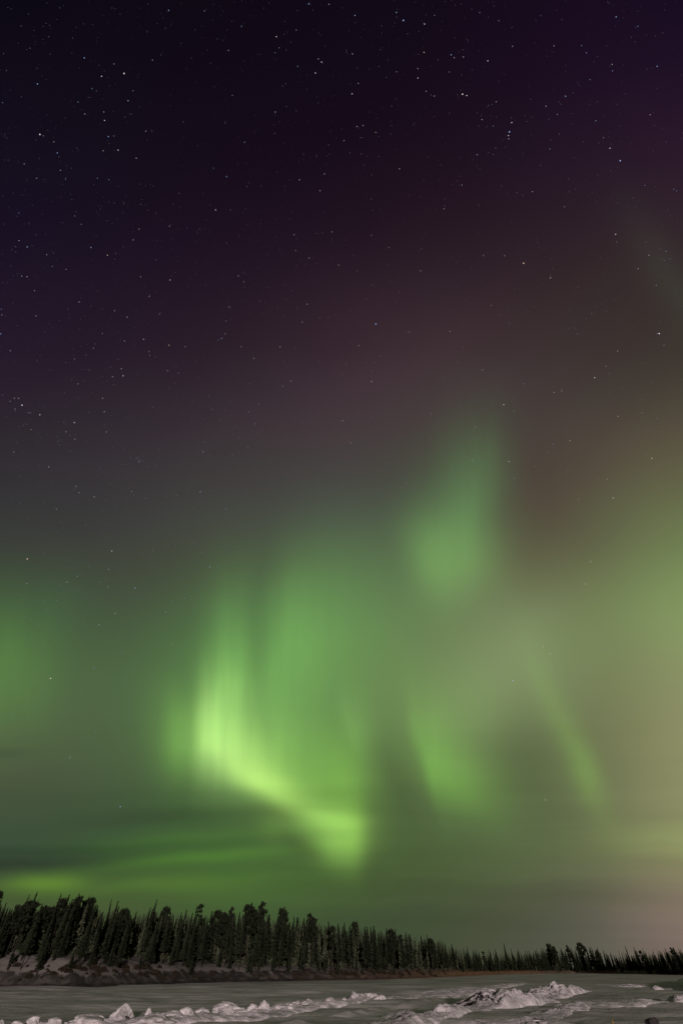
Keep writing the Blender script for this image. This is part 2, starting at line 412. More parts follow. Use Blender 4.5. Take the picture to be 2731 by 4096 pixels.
def make_tree(name, proto, loc, h, label, cat, group, rz, wid=1.0):
    e = link(name, None, None, loc, rz); e.empty_display_size = .5
    e.rotation_euler = (R(rng.gauss(0, 1.6)), R(rng.gauss(0, 1.6)), rz)
    tag(e, label, cat, group); s = h/HP
    link('trunk', proto[0], e, (0, 0, 0), 0, (s*wid, s*wid, s)); link('crown', proto[1], e, (0, 0, 0), 0, (s*wid, s*wid, s)); return e

# skyline of the trees in the photograph: (picture column, row of the tips)
SKY = [(-60,3600),(60,3618),(150,3608),(210,3612),(290,3590),(360,3600),(430,3640),(480,3612),(540,3650),(600,3632),(660,3634),(740,3640),(800,3660),(850,3645),(930,3640),(990,3640),(1050,3640),(1100,3665),(1180,3670),(1240,3660),(1300,3685),(1350,3690),(1415,3692),(1500,3708),(1580,3718),(1650,3728),(1700,3745),(1760,3750),(1800,3770),(1840,3785),(1880,3800),(1960,3808),(2040,3812),(2100,3802),(2150,3792),(2190,3782),(2260,3790),(2310,3784),(2350,3784),(2390,3795),(2430,3800),(2465,3818),(2530,3806),(2600,3802),(2640,3795),(2700,3788),(2800,3785)]
def sky_y(px):
    for (x0, y0), (x1, y1) in zip(SKY, SKY[1:]):
        if px <= x1: return y0+(y1-y0)*(px-x0)/(x1-x0)
    return SKY[-1][1]
rng = random.Random(5)
# landmark trees: (column, tip row, kind, width, label)
LAND = [
 (0,3566,'p',.8,'dark tall tree cut by the left edge of the picture above the treeline'),
 (147,3564,'s',.85,'tall leaning-looking spruce, first high tip from the left under the brightest low glow'),
 (122,3574,'s',.7,'slim spruce just left of the first high tip on the left'),
 (250,3572,'s',.7,'sharp slim spruce tip between two gaps on the left of the treeline'),
 (283,3573,'s',.95,'full dark spruce beside the sharp slim tip on the left'),
 (318,3586,'p',.75,'blunt-topped dense tree right of the full spruce on the left'),
 (363,3592,'p',.8,'rounded tree with a small spike on top in the left treeline'),
 (460,3596,'s',.7,'twin-tipped spruce, left one of the close pair in the left treeline'),
 (477,3598,'s',.8,'fuller right-hand spruce of the close twin pair in the left treeline'),
 (625,3596,'s',.75,'lone needle-sharp spruce spike over the left treeline'),
 (672,3630,'p',.8,'broad slanting pine crown right of the lone sharp spike'),
 (810,3618,'t',1.0,'sparse thin pine with gaps of sky showing through its crown'),
 (862,3636,'s',.7,'small pointed spruce right of the sparse thin pine'),
 (928,3630,'p',.7,'rounded pine crown midway between the sparse thin pine and the tallest pair'),
 (1005,3622,'p',1.05,'wide flat-topped pine, left of the tallest pair in the middle of the treeline'),
 (1055,3610,'p',.9,'tallest round-headed pine of the treeline, right one of the middle pair'),
 (1132,3636,'p',.85,'solitary round-headed pine right of the tallest pair'),
 (1243,3655,'p',.8,'pointed broad crown standing above the descending treeline'),
 (1415,3688,'p',.7,'rounded crown halfway down the descending treeline'),
 (1577,3712,'s',.7,'sharp spruce tip on the descending treeline left of the far low woods'),
 (1706,3736,'s',.7,'single spike near the foot of the descending treeline'),
 (1867,3783,'s',.7,'last spruce tip of the high woods before the far low treeline'),
 (1900,3795,'s',.8,'first spruce of the far low treeline, just past the high woods'),
 (1955,3796,'s',.7,'left of two slim spruces in the far low treeline'),
 (1981,3793,'s',.8,'right of two slim spruces in the far low treeline'),
 (2012,3768,'s',.9,'tallest thin spire of the far low treeline'),
 (2043,3793,'s',.8,'stout spruce right of the tallest far spire'),
 (2070,3790,'s',.6,'narrow far spruce in the row of three right of the tallest spire'),
 (2189,3775,'p',.9,'humped dark crown cluster top in the far treeline'),
 (2265,3781,'p',.7,'small rounded far tree between the humped cluster and the square-topped pine'),
 (2312,3772,'p',1.0,'square-topped far pine above the right-hand snow heap'),
 (2386,3786,'s',.9,'slim far spruce right of the square-topped pine'),
 (2499,3780,'s',.8,'sharp leaning-looking spruce spire near the right side'),
 (2530,3784,'s',.6,'thin bare-looking spire next to the sharp spruce near the right side'),
 (2568,3790,'s',.6,'thin spire two gaps left of the round bushes at the right edge'),
]
count = 0
occupied = []
for px, ty, k, wd, lab in LAND:
    t = t_of_px(px); s = rng.uniform(9, 15) if px < 1880 else rng.uniform(3, 7)
    # walk along the bank until the trunk stands in the wanted picture column
    for _ in range(8):
        q = bank_point(t, s); t += (px-pic_x(q))*.08*(q.y/200)
    q = bank_point(t, s)
    # correct for the picture lean: choose the place so that the TIP falls in the column
    for _ in range(10):
        h = top_z(px, ty, q.y)-q.z; tip = Vector((q.x, q.y, q.z+h)); err = px-pic_x(tip); t += err*.08*(q.y/200); q = bank_point(t, s)
    proto = rng.choice(SPR) if k == 's' else (THIN[0] if k == 't' else rng.choice(PIN[:3]))
    make_tree('spruce_tree' if k == 's' else 'pine_tree', proto, q, h, lab, 'tree', 'trees of the dark woods along the far riverbank', rng.uniform(0, 6.28), wd*1.15); count += 1
ZONES = [(260,'at the left end of the high treeline'),(620,'in the left part of the high treeline'),(1000,'between the lone sharp spike and the wide flat-topped pine'),(1300,'around the round-headed pines in the middle'),(1600,'on the upper part of the descending treeline'),(1880,'on the lower end of the descending treeline'),(2150,'in the far low woods left of the humped cluster'),(2450,'in the far low woods above the snow heap'),(9999,'in the far low woods at the right edge')]
def zone(px):
    for x, n in ZONES:
        if px < x: return n
n_rand = 300-len(LAND)
for i in range(n_rand):
    px = -60 + 2860*(i+rng.uniform(.1, .9))/n_rand
    if px < 1300: s = rng.choice([rng.uniform(3.5, 8), rng.uniform(6, 14), rng.uniform(8, 18)])
    elif px < 1880: s = rng.choice([rng.uniform(3.5, 6), rng.uniform(5, 14), rng.uniform(5, 14)])
    else: s = rng.uniform(1, 7)
    t = t_of_px(px)
    q = bank_point(t, s)
    for _ in range(10):
        h = top_z(px, sky_y(px)+rng.uniform(6, 8), q.y)-q.z; tip = Vector((q.x, q.y, q.z+h)); t += (px-pic_x(tip))*.08*(q.y/200); q = bank_point(t, s)
    h = top_z(px, sky_y(px)+(abs(rng.gauss(0, 20))-8)*(1 if px < 1700 else .55)+2, q.y)-q.z
    if px < 1850 and rng.random() < .22:      # young trees low on the bank
        s = rng.uniform(2.0, 6.0); q = bank_point(t, s)
        for _ in range(6): t += (px-pic_x(q))*.08*(q.y/200); q = bank_point(t, s)
        h = rng.uniform(2.0, 5.5)
    if h < 1.8: h = 1.8
    pine = rng.random() < .14
    proto = rng.choice(PIN) if pine else rng.choice(SPR)
    sp = 'round-crowned pine' if pine else 'pointed spruce'
    make_tree('pine_tree' if pine else 'spruce_tree', proto, q, h, f'plain dark {sp} {zone(px)}', 'tree', 'trees of the dark woods along the far riverbank', rng.uniform(0, 6.28), rng.uniform(.9, 1.35))
# the woods behind, one mass
bv = []; bf = []
lows = [spruce_crown('low', 80+i, 10, r, whorl=.36, low=.05, per=7, k=2) for i, r in enumerate((1.6, 1.3, 1.9, 1.5))]
lowd = [([v.co.copy() for v in m.vertices], [tuple(p.vertices) for p in m.polygons]) for m in lows]
for i in range(1900):
    px = -120 + 3000*i/1900 + rng.uniform(-8, 8)
    s = rng.uniform(8, 44) if px < 1880 else rng.uniform(6, 40)
    t = t_of_px(px); q = bank_point(t, s)
    for _ in range(8): t += (px-pic_x(q+Vector((0, 0, 8))))*.08*(q.y/200); q = bank_point(t, s)
    h = top_z(px, sky_y(px)+abs(rng.gauss(0, 26))*(1 if px < 1700 else .5)+10, q.y)-q.z
    if h < 2 or h > 22: continue
    V0, F0 = rng.choice(lowd); k = h/10; w = k*rng.uniform(.8, 1.2)*.9; a = rng.uniform(0, 6.28); ca, sa = math.cos(a), math.sin(a)
    o = len(bv)
    bv += [(q.x+(v.x*ca-v.y*sa)*w, q.y+(v.x*sa+v.y*ca)*w, q.z+v.z*k) for v in V0]; bf += [tuple(o+j for j in f) for f in F0]
    j = len(bv); bv += [(q.x-.12, q.y, q.z-.3), (q.x+.12, q.y, q.z-.3), (q.x, q.y+.12, q.z-.3), (q.x, q.y, q.z+h*.95)]; bf += [(j, j+1, j+3), (j+1, j+2, j+3), (j+2, j, j+3)]
m_for = mat('forest_needles', (.060, .072, .045), .95, (.085, .096, .058), .6, spec=0.05)
tag(link('forest', mesh('forest', bv, bf, m_for, False)), 'dark dense conifer woods filling in behind the trees of the bank', 'forest', kind='stuff')

# ------------------------------------------------------------------ bushes on the bank
def bush_mesh(seed):
    rg = random.Random(seed); vs = []; fs = []
    for i in range(420):
        a = rg.uniform(0, 6.283); rr = rg.random()**.6; z = rg.random()
        p = Vector((math.cos(a)*rr*(1-.35*z)*.9, math.sin(a)*rr*.9*(1-.35*z), z*.85*(1-.4*rr)+.02))
        u = Vector((p.x+rg.gauss(0, .4), p.y+rg.gauss(0, .4), .9+rg.gauss(0, .4))).normalized(); w = u.cross(Vector((rg.gauss(0, 1), rg.gauss(0, 1), 0))).normalized()
        s = rg.uniform(.10, .26); j = len(vs); vs += [p-w*s*.3, p+w*s*.3, p+u*s]; fs.append((j, j+1, j+2))
    for i in range(14):
        a = rg.uniform(0, 6.283); d = Vector((math.cos(a)*.7, math.sin(a)*.7, .9)); j = len(vs)
        vs += [(-.02, 0, -.1), (.02, 0, -.1), tuple(d)]; fs.append((j, j+1, j+2))
    return mesh('bush', vs, fs, m_bush, False)
BU = [bush_mesh(s) for s in (1, 2, 3)]
rb = random.Random(77)
BSP = [(rb.uniform(60, 760), rb.uniform(3858, 3915), rb.uniform(7, 18)) for _ in range(42)] + [(rb.uniform(760, 1320), rb.uniform(3876, 3912), rb.uniform(5, 12)) for _ in range(22)] + [(rb.uniform(1320, 1780), rb.uniform(3874, 3902), rb.uniform(6, 13)) for _ in range(24)] + [(122,3896,6),(165,3907,9),(195,3885,10),(210,3890,16),(250,3873,18),(268,3880,24),(300,3868,22),(330,3878,20),(345,3890,9),(372,3880,24),(395,3882,18),(420,3884,16),(452,3884,16),(480,3862,20),(500,3868,16),(545,3868,18),(575,3862,24),(600,3870,12),(625,3900,18),(660,3892,9),(700,3895,16),(735,3890,14),(800,3903,10),(845,3895,14),(915,3898,12),(1125,3900,8),(1225,3890,8),(1265,3906,12),(1340,3885,12),(1362,3886,14),(1385,3890,16),(1420,3892,14),(1450,3890,12),(1480,3882,18),(1510,3888,18),(1535,3888,14),(1570,3888,14),(1600,3890,12),(1640,3893,10),(1690,3892,8),(1780,3895,8),
 (2600,3895,16),(2640,3898,20),(2672,3905,18),(2700,3900,18),(2728,3902,16)]
for i, (px, py, w) in enumerate(BSP):
    t = t_of_px(px); best = None
    for k in range(60):
        s = .6+k*.35; q = bank_point(t, s)
        d = (q-Vector((0, 0, H))); c = d.dot(FWD); yy = 2048-F*d.dot(UP)/c
        e = abs(yy-(py+8))
        if best is None or e < best[0]: best = (e, s)
    s = best[1]
    for _ in range(6): q = bank_point(t, s); t += (px-pic_x(q))*.08*(q.y/200)
    q = bank_point(t, s); sc = w/F*q.y*1.35/1.4*.72
    if px > 2580: lab = 'dark rounded bush cluster low at the right edge below the far trees'
    elif px < 290: lab = 'dark low bush on the snowy slope at the far left of the bank'
    elif px < 650: lab = 'dark bush on the snowy slope under the left treeline'
    elif px < 1280: lab = 'small dark bush at the foot of the middle treeline'
    else: lab = 'dark bush on the bank painted with orange glow under the descending treeline'
    b = link('bush', BU[i % 3], None, q, rng.uniform(0, 6.28), (sc*rng.uniform(1, 1.5), sc, sc*rng.uniform(.8, 1.1)))
    tag(b, lab, 'bush', 'bushes along the far riverbank')

# ------------------------------------------------------------------ ploughed snow banks on the river ice
def windrow(name, path, label, seed, group=None, nlong=420, nw=44, dent=0.0, rear=0.0):
    """path: (column,row of the camera-side foot, width m, height m, lumpiness)"""
    pts = [(ground(x, y), w, h, l) for x, y, w, h, l in path]
    L = [0]
    for a, b in zip(pts, pts[1:]): L.append(L[-1]+(b[0]-a[0]).length)
    vs = []; fs = []
    for i in range(nlong+1):
        t = L[-1]*i/nlong
        for k in range(len(L)-1):
            if t <= L[k+1]+1e-6: break
        u = (t-L[k])/(L[k+1]-L[k]); A, B = pts[k], pts[k+1]
        p = A[0].lerp(B[0], u); w = A[1]+(B[1]-A[1])*u; h = A[2]+(B[2]-A[2])*u; lm = A[3]+(B[3]-A[3])*u
        d0 = (pts[min(k+1, len(pts)-1)][0]-pts[k][0]).normalized()
        n = Vector((-d0.y, d0.x, 0))
        end = min(1, i/nlong/.06, (nlong-i)/nlong/.06); end = end*end*(3-2*end)
        wig = .35*fb(t*.25, seed, 0)
        for j in range(nw+1):
            v = j/nw; q = p+n*(v*w+wig)
            prof = math.sin(math.pi*min(1, v**.62))**.75
            nn = .5*fb(q.x*.55, q.y*.55, seed, 4)+.35*abs(noise.noise(Vector((q.x*1.1, q.y*1.1, seed+3))))*2+.30*fb(q.x*2.4, q.y*2.4, seed+7, 4)
            z = h*prof*end*(1+lm*nn)*(1-dent*max(0, noise.noise(Vector((q.x*.45, q.y*.3, seed+20)))*1.6))
            if rear and v > .4:
                rl = max(0, noise.noise(Vector((q.x*1.3, q.y*1.3, 50)))+.15)+.5*max(0, noise.noise(Vector((q.x*3, q.y*3, 60))))
                z += rear*.38*rl*math.sin(math.pi*(v-.4)/.6)*end
            vs.append((q.x, q.y, z+ground_z(q.x, q.y)-.06))
    for i in range(nlong):
        for j in range(nw):
            a = i*(nw+1)+j; fs.append((a, a+nw+1, a+nw+2, a+1))
    o = link(name, mesh(name, vs, fs, m_heap)); tag(o, label, 'snow bank', group); return o
windrow('snow_bank', [(-500,4190,2.6,.30,.6),(-50,4128,2.6,.26,.6),(400,4108,2.6,.22,.6),(700,4098,2.6,.22,.7),(1000,4078,2.8,.24,.6),(1150,4062,2.8,.24,.6),(1300,4038,2.8,.22,.7),(1420,4020,2.4,.22,.8),(1530,4007,1.6,.12,.8)], 'long ploughed ridge of snow running from the lower left corner to mid picture', 1.0, rear=1.0, nlong=700)
windrow('snow_bank', [(1480,4165,4,.10,.8),(1640,4112,4,.20,1.0),(1760,4086,4,.27,1.0),(1860,4066,3.5,.27,1.0),(1930,4050,3,.16,1.0),(1990,4040,2,.08,.8)], 'low lumpy snow bank at the bottom edge right of the smooth dark track', 5.0, dent=.5)
windrow('snow_bank', [(1950,4040,2,.05,.8),(1990,4038,4,.35,.9),(2030,4037,6,.62,.9),(2080,4034,7,.72,.8),(2140,4028,7,.74,.8),(2190,4019,6,.55,.9),(2230,4010,4,.25,.9),(2250,4006,3,.06,.8)], 'biggest and brightest snow heap on the river ice, right of centre', 9.0, dent=.7)
windrow('snow_bank', [(2215,3990,4,.10,.9),(2255,3985,6,.40,1.0),(2300,3980,7,.72,1.0),(2340,3974,6,.60,1.0),(2366,3970,4,.2,1.0),(2375,3969,3,.05,.9)], 'lumpy snow heap joined behind the right end of the biggest heap', 13.0, dent=.7)
windrow('snow_bank', [(2200,4085,2.5,.06,.9),(2290,4070,3,.20,1.0),(2340,4052,3,.22,1.0),(2385,4026,3,.20,.9),(2405,4006,2,.06,.8)], 'curved low snow ridge in front of the biggest heap on its right', 17.0, nlong=260, dent=.6)
windrow('snow_bank', [(1960,4110,3,.06,.9),(2080,4098,4,.20,1.0),(2200,4100,4,.22,1.0),(2320,4090,3,.10,1.0)], 'churned snow clods at the bottom edge under the biggest heap', 19.0, nlong=260, dent=.6)
windrow('snow_bank', [(1360,4000,3,.05,.6),(1600,3998,5,.12,.6),(1800,3985,7,.22,.6),(1960,3966,7,.30,.5),(2000,3960,4,.06,.5)], 'flat wedge of drifted snow across the middle of the river', 21.0)
windrow('snow_bank', [(1950,3962,4,.08,.6),(2060,3944,5,.3,.6),(2120,3932,4,.06,.5)], 'small pale drift beyond the flat wedge, below the orange strip of bank', 25.0, nlong=160)
windrow('snow_bank', [(2370,4040,3,.04,.5),(2500,4032,4,.2,.5),(2640,4022,4,.22,.5),(2700,4010,3,.05,.5)], 'long smooth drift near the lower right corner', 29.0)
windrow('snow_bank', [(2470,3948,4,.05,.6),(2560,3946,6,.35,.6),(2602,3945,3,.05,.5)], 'thin pinkish drift under the trees near the right side', 33.0, nlong=160)
windrow('snow_bank', [(2705,3925,3,.4,.6),(2735,3945,6,1.0,.6),(2790,3965,6,1.0,.6)], 'bright steep snow heap cut by the right edge of the picture', 37.0, nlong=160)
windrow('snow_bank', [(2695,4012,2,.1,.6),(2720,4012,3,.4,.6),(2790,4012,3,.4,.6)], 'short bright snow block at the right edge above the corner', 41.0, nlong=120)
windrow('snow_bank', [(2615,3956,2,.1,.6),(2635,3956,3,.35,.6),(2655,3956,2,.1,.6)], 'tiny isolated snow lump left of the bright heap at the right edge', 45.0, nlong=80)

def chunk(px, tip, base, wpx, sharp, lab, seed, lean=0.0):
    q = ground(px, base+6); h = top_z(px, tip, q.y)-0; w = wpx/F*(q.y*math.cos(PITCH)-H*math.sin(PITCH))*.85
    bm = bmesh.new(); bmesh.ops.create_icosphere(bm, subdivisions=4, radius=1)
    for v in bm.verts:
        c = v.co; z = (c.z+1)/2
        f = (1-z)**.9 if sharp < 1 else ((1-z**1.5)**.8 if sharp == 1.35 else (1-z**(sharp*1.5))**.6)
        a = math.atan2(c.y, c.x); rr = w*(f*.93+.09)
        n = 1+.6*noise.noise(Vector((c.x*1.5, c.y*1.5, c.z*1.4+seed)))+.25*noise.noise(Vector((c.x*3.5, c.y*3.5, c.z*3.5+seed)))
        # broken slabs: flatten some sides
        fl = 1-.18*abs(math.sin(a*1.5+seed))
        v.co = Vector((math.cos(a)*rr*n*fl+lean*z*w, math.sin(a)*rr*n*fl*.9, z*h*(1+.08*noise.noise(Vector((c.x*3, c.y*3, seed))))-.12*(1-z)))
    me = bpy.data.meshes.new('snow_chunk'); bm.to_mesh(me); bm.free(); me.materials.append(m_heap)
    me.polygons.foreach_set('use_smooth', [True]*len(me.polygons))
    tag(link('snow_chunk', me, None, q), lab, 'snow chunk', 'broken snow chunks along the ploughed ridge')
CH = [
 (130,4062,4100,34,2.0,'small rounded snow chunk nearest the lower left corner',.1),
 (60,4082,4104,40,1.5,'faint low snow lump in the lower left corner',.1),
 (215,4068,4102,50,1.6,'pinkish low snow lump between the corner chunk and the broad mound',0),
 (350,4054,4094,110,1.3,'broad low snow mound left of the tall fin of snow',0),
 (478,4011,4078,56,1.35,'tallest fin-shaped upright snow chunk at lower left',.35),
 (582,4028,4090,36,.75,'narrow spike of snow right of the tall fin',.1),
 (590,4054,4094,110,1.2,'wide skirt of snow around the narrow spike',.2),
 (690,4042,4084,80,1.3,'ragged snow heap midway between the spike and the rounded boulder pair',0),
 (740,4027,4080,46,1.6,'round-headed snow chunk on the ragged heap',.1),
 (805,4030,4072,60,1.4,'grey shaded snow block right of the round-headed chunk',0),
 (860,4036,4066,40,1.2,'small cream snow lump in front of the big grey block',0),
 (910,4005,4062,80,1.4,'big grey slanted snow block with a bright face in the middle of the ridge',-.25),
 (960,4030,4062,60,1.2,'low snow lump right of the big slanted block',0),
 (1010,4014,4052,36,1.8,'egg-shaped pale snow chunk between two grey blocks',0),
 (1058,4001,4050,56,.9,'peaked grey snow block with a greenish tip',-.1),
 (1120,4014,4046,80,1.2,'low crusty snow heap right of the peaked block',0),
 (1170,4007,4038,60,1.5,'crumbly snow lump with two little knobs',.1),
 (1222,4003,4032,44,1.6,'small knob of snow on the thinning part of the ridge',0),
 (1275,4010,4032,70,1.2,'flattened snow lump where the ridge narrows',0),
 (1440,3972,4002,56,1.7,'dark-sided rounded snow boulder near the right end of the ridge',0),
 (1478,3970,4000,50,1.7,'knobbly snow boulder at the right end of the ridge',.1),
 (1512,3978,4006,36,1.1,'last sloping snow chunk that ends the ridge',.4),
]
for i, (px, tp, bs_, w, shp, lab, ln_) in enumerate(CH): chunk(px, tp, bs_, w, shp, lab, i*3.7, ln_)

# ------------------------------------------------------------------ stakes, post and twigs by the track
def stick(name, px, tip, base, rad, m, lab, cat, lean=(0, 0)):
    q = ground(px, base); h = top_z(px, tip, q.y); vs = []; fs = []; n = 8
    lv = [(0, 1), (.9, .85), (.96, .55), (1, .1)]
    for z, r in [(-.05, 1)]+lv[1:]:
        for i in range(n):
            a = i*2*math.pi/n; vs.append((rad*r*math.cos(a)+lean[0]*z*h, rad*r*math.sin(a)+lean[1]*z*h, z*h))
    for j in range(3):
        for i in range(n): fs.append((j*n+i, j*n+(i+1) % n, (j+1)*n+(i+1) % n, (j+1)*n+i))
    fs.append(tuple(3*n+i for i in range(n)))
    tag(link(name, mesh(name, vs, fs, m), None, q), lab, cat)
stick('marker_stake', 2463, 4074, 4130, .045, m_stake, 'thin yellowish wooden stake at the bottom edge, lower right', 'stake', (-.08, 0))
stick('marker_stake', 2029, 3962, 3980, .07, m_post, 'tiny dark stake above the left end of the biggest snow heap', 'stake')
stick('marker_stake', 1957, 3976, 3992, .06, m_post, 'tiny dark stake on the smooth track left of the biggest heap', 'stake')
def post(px, tip, base, lab):
    q = ground(px, base); h = top_z(px, tip, q.y); bm = bmesh.new(); bmesh.ops.create_cube(bm, size=1)
    for v in bm.verts: v.co = Vector((v.co.x*.55, v.co.y*.4, (v.co.z+.5)*h-.03))
    bmesh.ops.bevel(bm, geom=bm.edges[:], offset=.03, segments=2, affect='EDGES')
    bmesh.ops.subdivide_edges(bm, edges=[e for e in bm.edges if e.calc_length() > .2], cuts=5, use_grid_fill=True)
    for v in bm.verts: v.co += Vector((1, 1, 1.4))*.06*noise.noise(v.co*3)
    me = bpy.data.meshes.new('stump'); bm.to_mesh(me); bm.free(); me.materials.append(m_post)
    tag(link('stump', me, None, q, R(12)), lab, 'stump')
post(2622, 4070, 4140, 'dark squat wooden stump at the bottom edge near the right corner')
def twig(px, tip, base, lab, seed):
    q = ground(px, base); h = top_z(px, tip, q.y); rg = random.Random(seed); vs = []; fs = []
    for i in range(16):
        a = rg.uniform(0, 6.28); l = h*rg.uniform(.6, 1.1); d = Vector((math.cos(a)*.5*l, math.sin(a)*.5*l, l*rg.uniform(.5, 1)))
        j = len(vs); vs += [(-.025, 0, -.03), (.025, 0, -.03), (0, .03, -.03), tuple(d)]; fs += [(j, j+1, j+3), (j+1, j+2, j+3), (j+2, j, j+3)]
    tag(link('twig_tuft', mesh('twig_tuft', vs, fs, m_twig), None, q), lab, 'twigs')
twig(2438, 4031, 4048, 'reddish dry twigs poking through the snow left of the stump', 3)
twig(2662, 4036, 4052, 'reddish dry twigs poking through the snow right of the stump', 4)

# ------------------------------------------------------------------ stars
def mstar(name, col, st):
    m = bpy.data.materials.new(name); m.use_nodes = True; t = m.node_tree; t.nodes.clear()
    e = t.nodes.new('ShaderNodeEmission'); e.inputs[0].default_value = (*col, 1); e.inputs[1].default_value = st
    o = t.nodes.new('ShaderNodeOutputMaterial'); t.links.new(e.outputs[0], o.inputs[0]); m.cycles.emission_sampling = 'NONE'; return m
MS = {'w': mstar('white_starlight', (1, .97, 1), 1.0), 'b': mstar('blue_starlight', (.42, .58, 1), 1.0), 'o': mstar('orange_starlight', (1, .72, .55), 1.0), 'f': mstar('faint_starlight', (.8, .78, 1), .55)}
def ico(r=1.0):
    bm = bmesh.new(); bmesh.ops.create_icosphere(bm, subdivisions=1, radius=r); v = [x.co.copy() for x in bm.verts]; f = [tuple(y.index for y in x.verts) for x in bm.faces]; bm.free(); return v, f
IV, IF = ico()
SM = {k: mesh('star', IV, IF, m, False) for k, m in MS.items()}
RS = 9000.0
Z3 = 1365/1568; Z1 = 1400/1568
stars = []   # (px, py, size, colour)
A3 = '''776,48,3b;940,51,2b;1418,19,3b;1511,20,2;386,110,1b;226,170,1b;140,222,1b;18,247,1;389,266,3b;571,338,4;468,351,3;174,386,3b;424,407,2b;590,463,3b;360,469,2b;445,417,1;100,445,1b;14,472,2b;612,417,2b;702,277,2;525,294,2o;740,252,1;1050,232,2;1270,169,3;1283,220,2b;1264,243,2b;1361,139,2b;1110,121,2b;833,199,1b;968,291,1;1463,271,2;1477,286,3;1449,336,3;1368,306,2b;1068,439,2;1265,515,2;1361,509,1;1300,396,1;1313,386,1;392,524,2;478,515,2;482,554,3;575,538,1;185,618,4;201,625,2;499,628,3b;524,625,2b;503,660,1b;671,603,2;700,605,1b;475,693,2;544,690,3;627,727,2;265,703,3b;249,652,2;355,681,1b;113,753,2;183,728,1;279,783,2;169,819,2;330,773,1b;303,823,2b;449,819,2b;502,826,2b;432,850,1;288,848,1;1262,613,2o;1124,654,2;1034,566,1;843,561,1;982,774,2b;1042,812,3b;1142,839,1;1134,857,2;1200,856,1b;1376,826,2;1395,708,1b;1470,877,2;1491,799,2;703,855,1;822,888,1;345,992,2b;375,1031,2b;88,979,2b;151,944,1;331,918,1;526,933,1;647,939,1;683,967,1;570,937,1;795,940,1;992,965,3;1059,965,1;1129,960,1;1199,1029,1;613,1103,2;640,1053,2o;780,1040,2;822,1052,1;918,1052,1;1040,1117,1;1351,1078,2;1526,1066,2;89,1106,2;74,1134,2b;127,1135,3b;75,1158,1;216,1170,2;248,1163,1;419,1137,3b;444,1083,1b;495,1173,3o;533,1164,1;569,1134,1;528,1192,1;719,1194,1;443,1083,1;53,1222,1;240,1226,1;305,1238,2;102,1269,2;126,1272,2;161,1336,2;648,1272,2;782,1287,3;806,1251,1;905,1261,1;1117,1252,1;1096,1268,2;1121,1295,2;1186,1230,1;1227,1320,1;1359,1151,2;1420,1186,2;1229,1171,1;1556,1218,2;1341,1336,1;1311,1311,1;1124,1321,1;8,1421,2b;10,1447,2;61,1391,1;167,1452,2;315,1420,1;365,1388,2;372,1467,1;390,1453,1;472,1419,1;528,1428,2;451,1338,1;585,1457,2;735,1442,2;687,1361,2;1053,1410,2;1039,1475,2;1066,1467,1;1411,1398,2;1389,1480,2;1509,1458,1;1470,1460,1;1195,1383,1;5,1534,3b;246,1505,1;207,1527,1;472,1532,2;500,1500,1;618,1507,1;661,1559,3;573,1567,2;777,1586,3o;852,1593,2;1018,1556,3b;1001,1563,2b;1035,1534,2;1108,1593,2;1287,1594,2;1357,1603,1;1129,1526,1;1167,1648,2;1162,1643,1;49,1612,2;173,1656,1;431,1600,2;376,1592,1;397,1631,1;344,1650,2;305,1665,1;681,1597,1;687,1615,2;689,1634,2;715,1640,1;543,1652,1;508,1687,1;559,1694,2;566,1727,3;518,1731,2;571,1725,1;771,1704,2;821,1714,2b;330,1745,1;360,1764,2;523,1769,1;412,1700,1;382,1696,1;298,1806,1;1146,1761,1;1337,1751,2;1300,1775,2;1189,1857,2b;1142,1893,2b;975,1881,2b;962,1820,1;779,1786,1;803,1760,1;103,1862,4;68,1830,2;88,1830,2;49,1844,2;15,1816,1;71,1880,2;133,1896,2b;141,1898,2b;185,1906,3;73,1890,1;204,1868,1;343,1942,3;145,1974,2o;345,2018,2;481,1892,2;490,1985,2o;473,1830,2;702,1871,1;304,1984,2;273,2044,1;65,2077,2;79,2037,1;82,2142,1;226,2145,2;189,2172,1;351,2234,2;345,2248,1;366,2264,2;269,2028,1;1171,1948,2b;1085,1958,1b;1097,2012,2b;1139,2053,2b;1186,1986,1;934,2076,3b;958,2095,1;1070,2091,1;950,2020,1;948,2034,1;935,2031,1;1394,1945,1;1166,2168,1;921,2259,3b;864,2257,1;606,2259,2;640,2120,2;632,2108,1;636,2100,1;626,2106,1;600,2103,1;581,2133,1;560,2135,1;718,2139,1;656,2117,1;682,2144,1;645,2113,1;811,2275,1;1076,2197,1;1038,2337,3b;1142,2250,1;1240,2339,1;1412,2257,1;669,2289,1;261,2339,2;250,2332,1;434,2283,2;1349,2254,1;1512,2304,1;888,2330,1'''
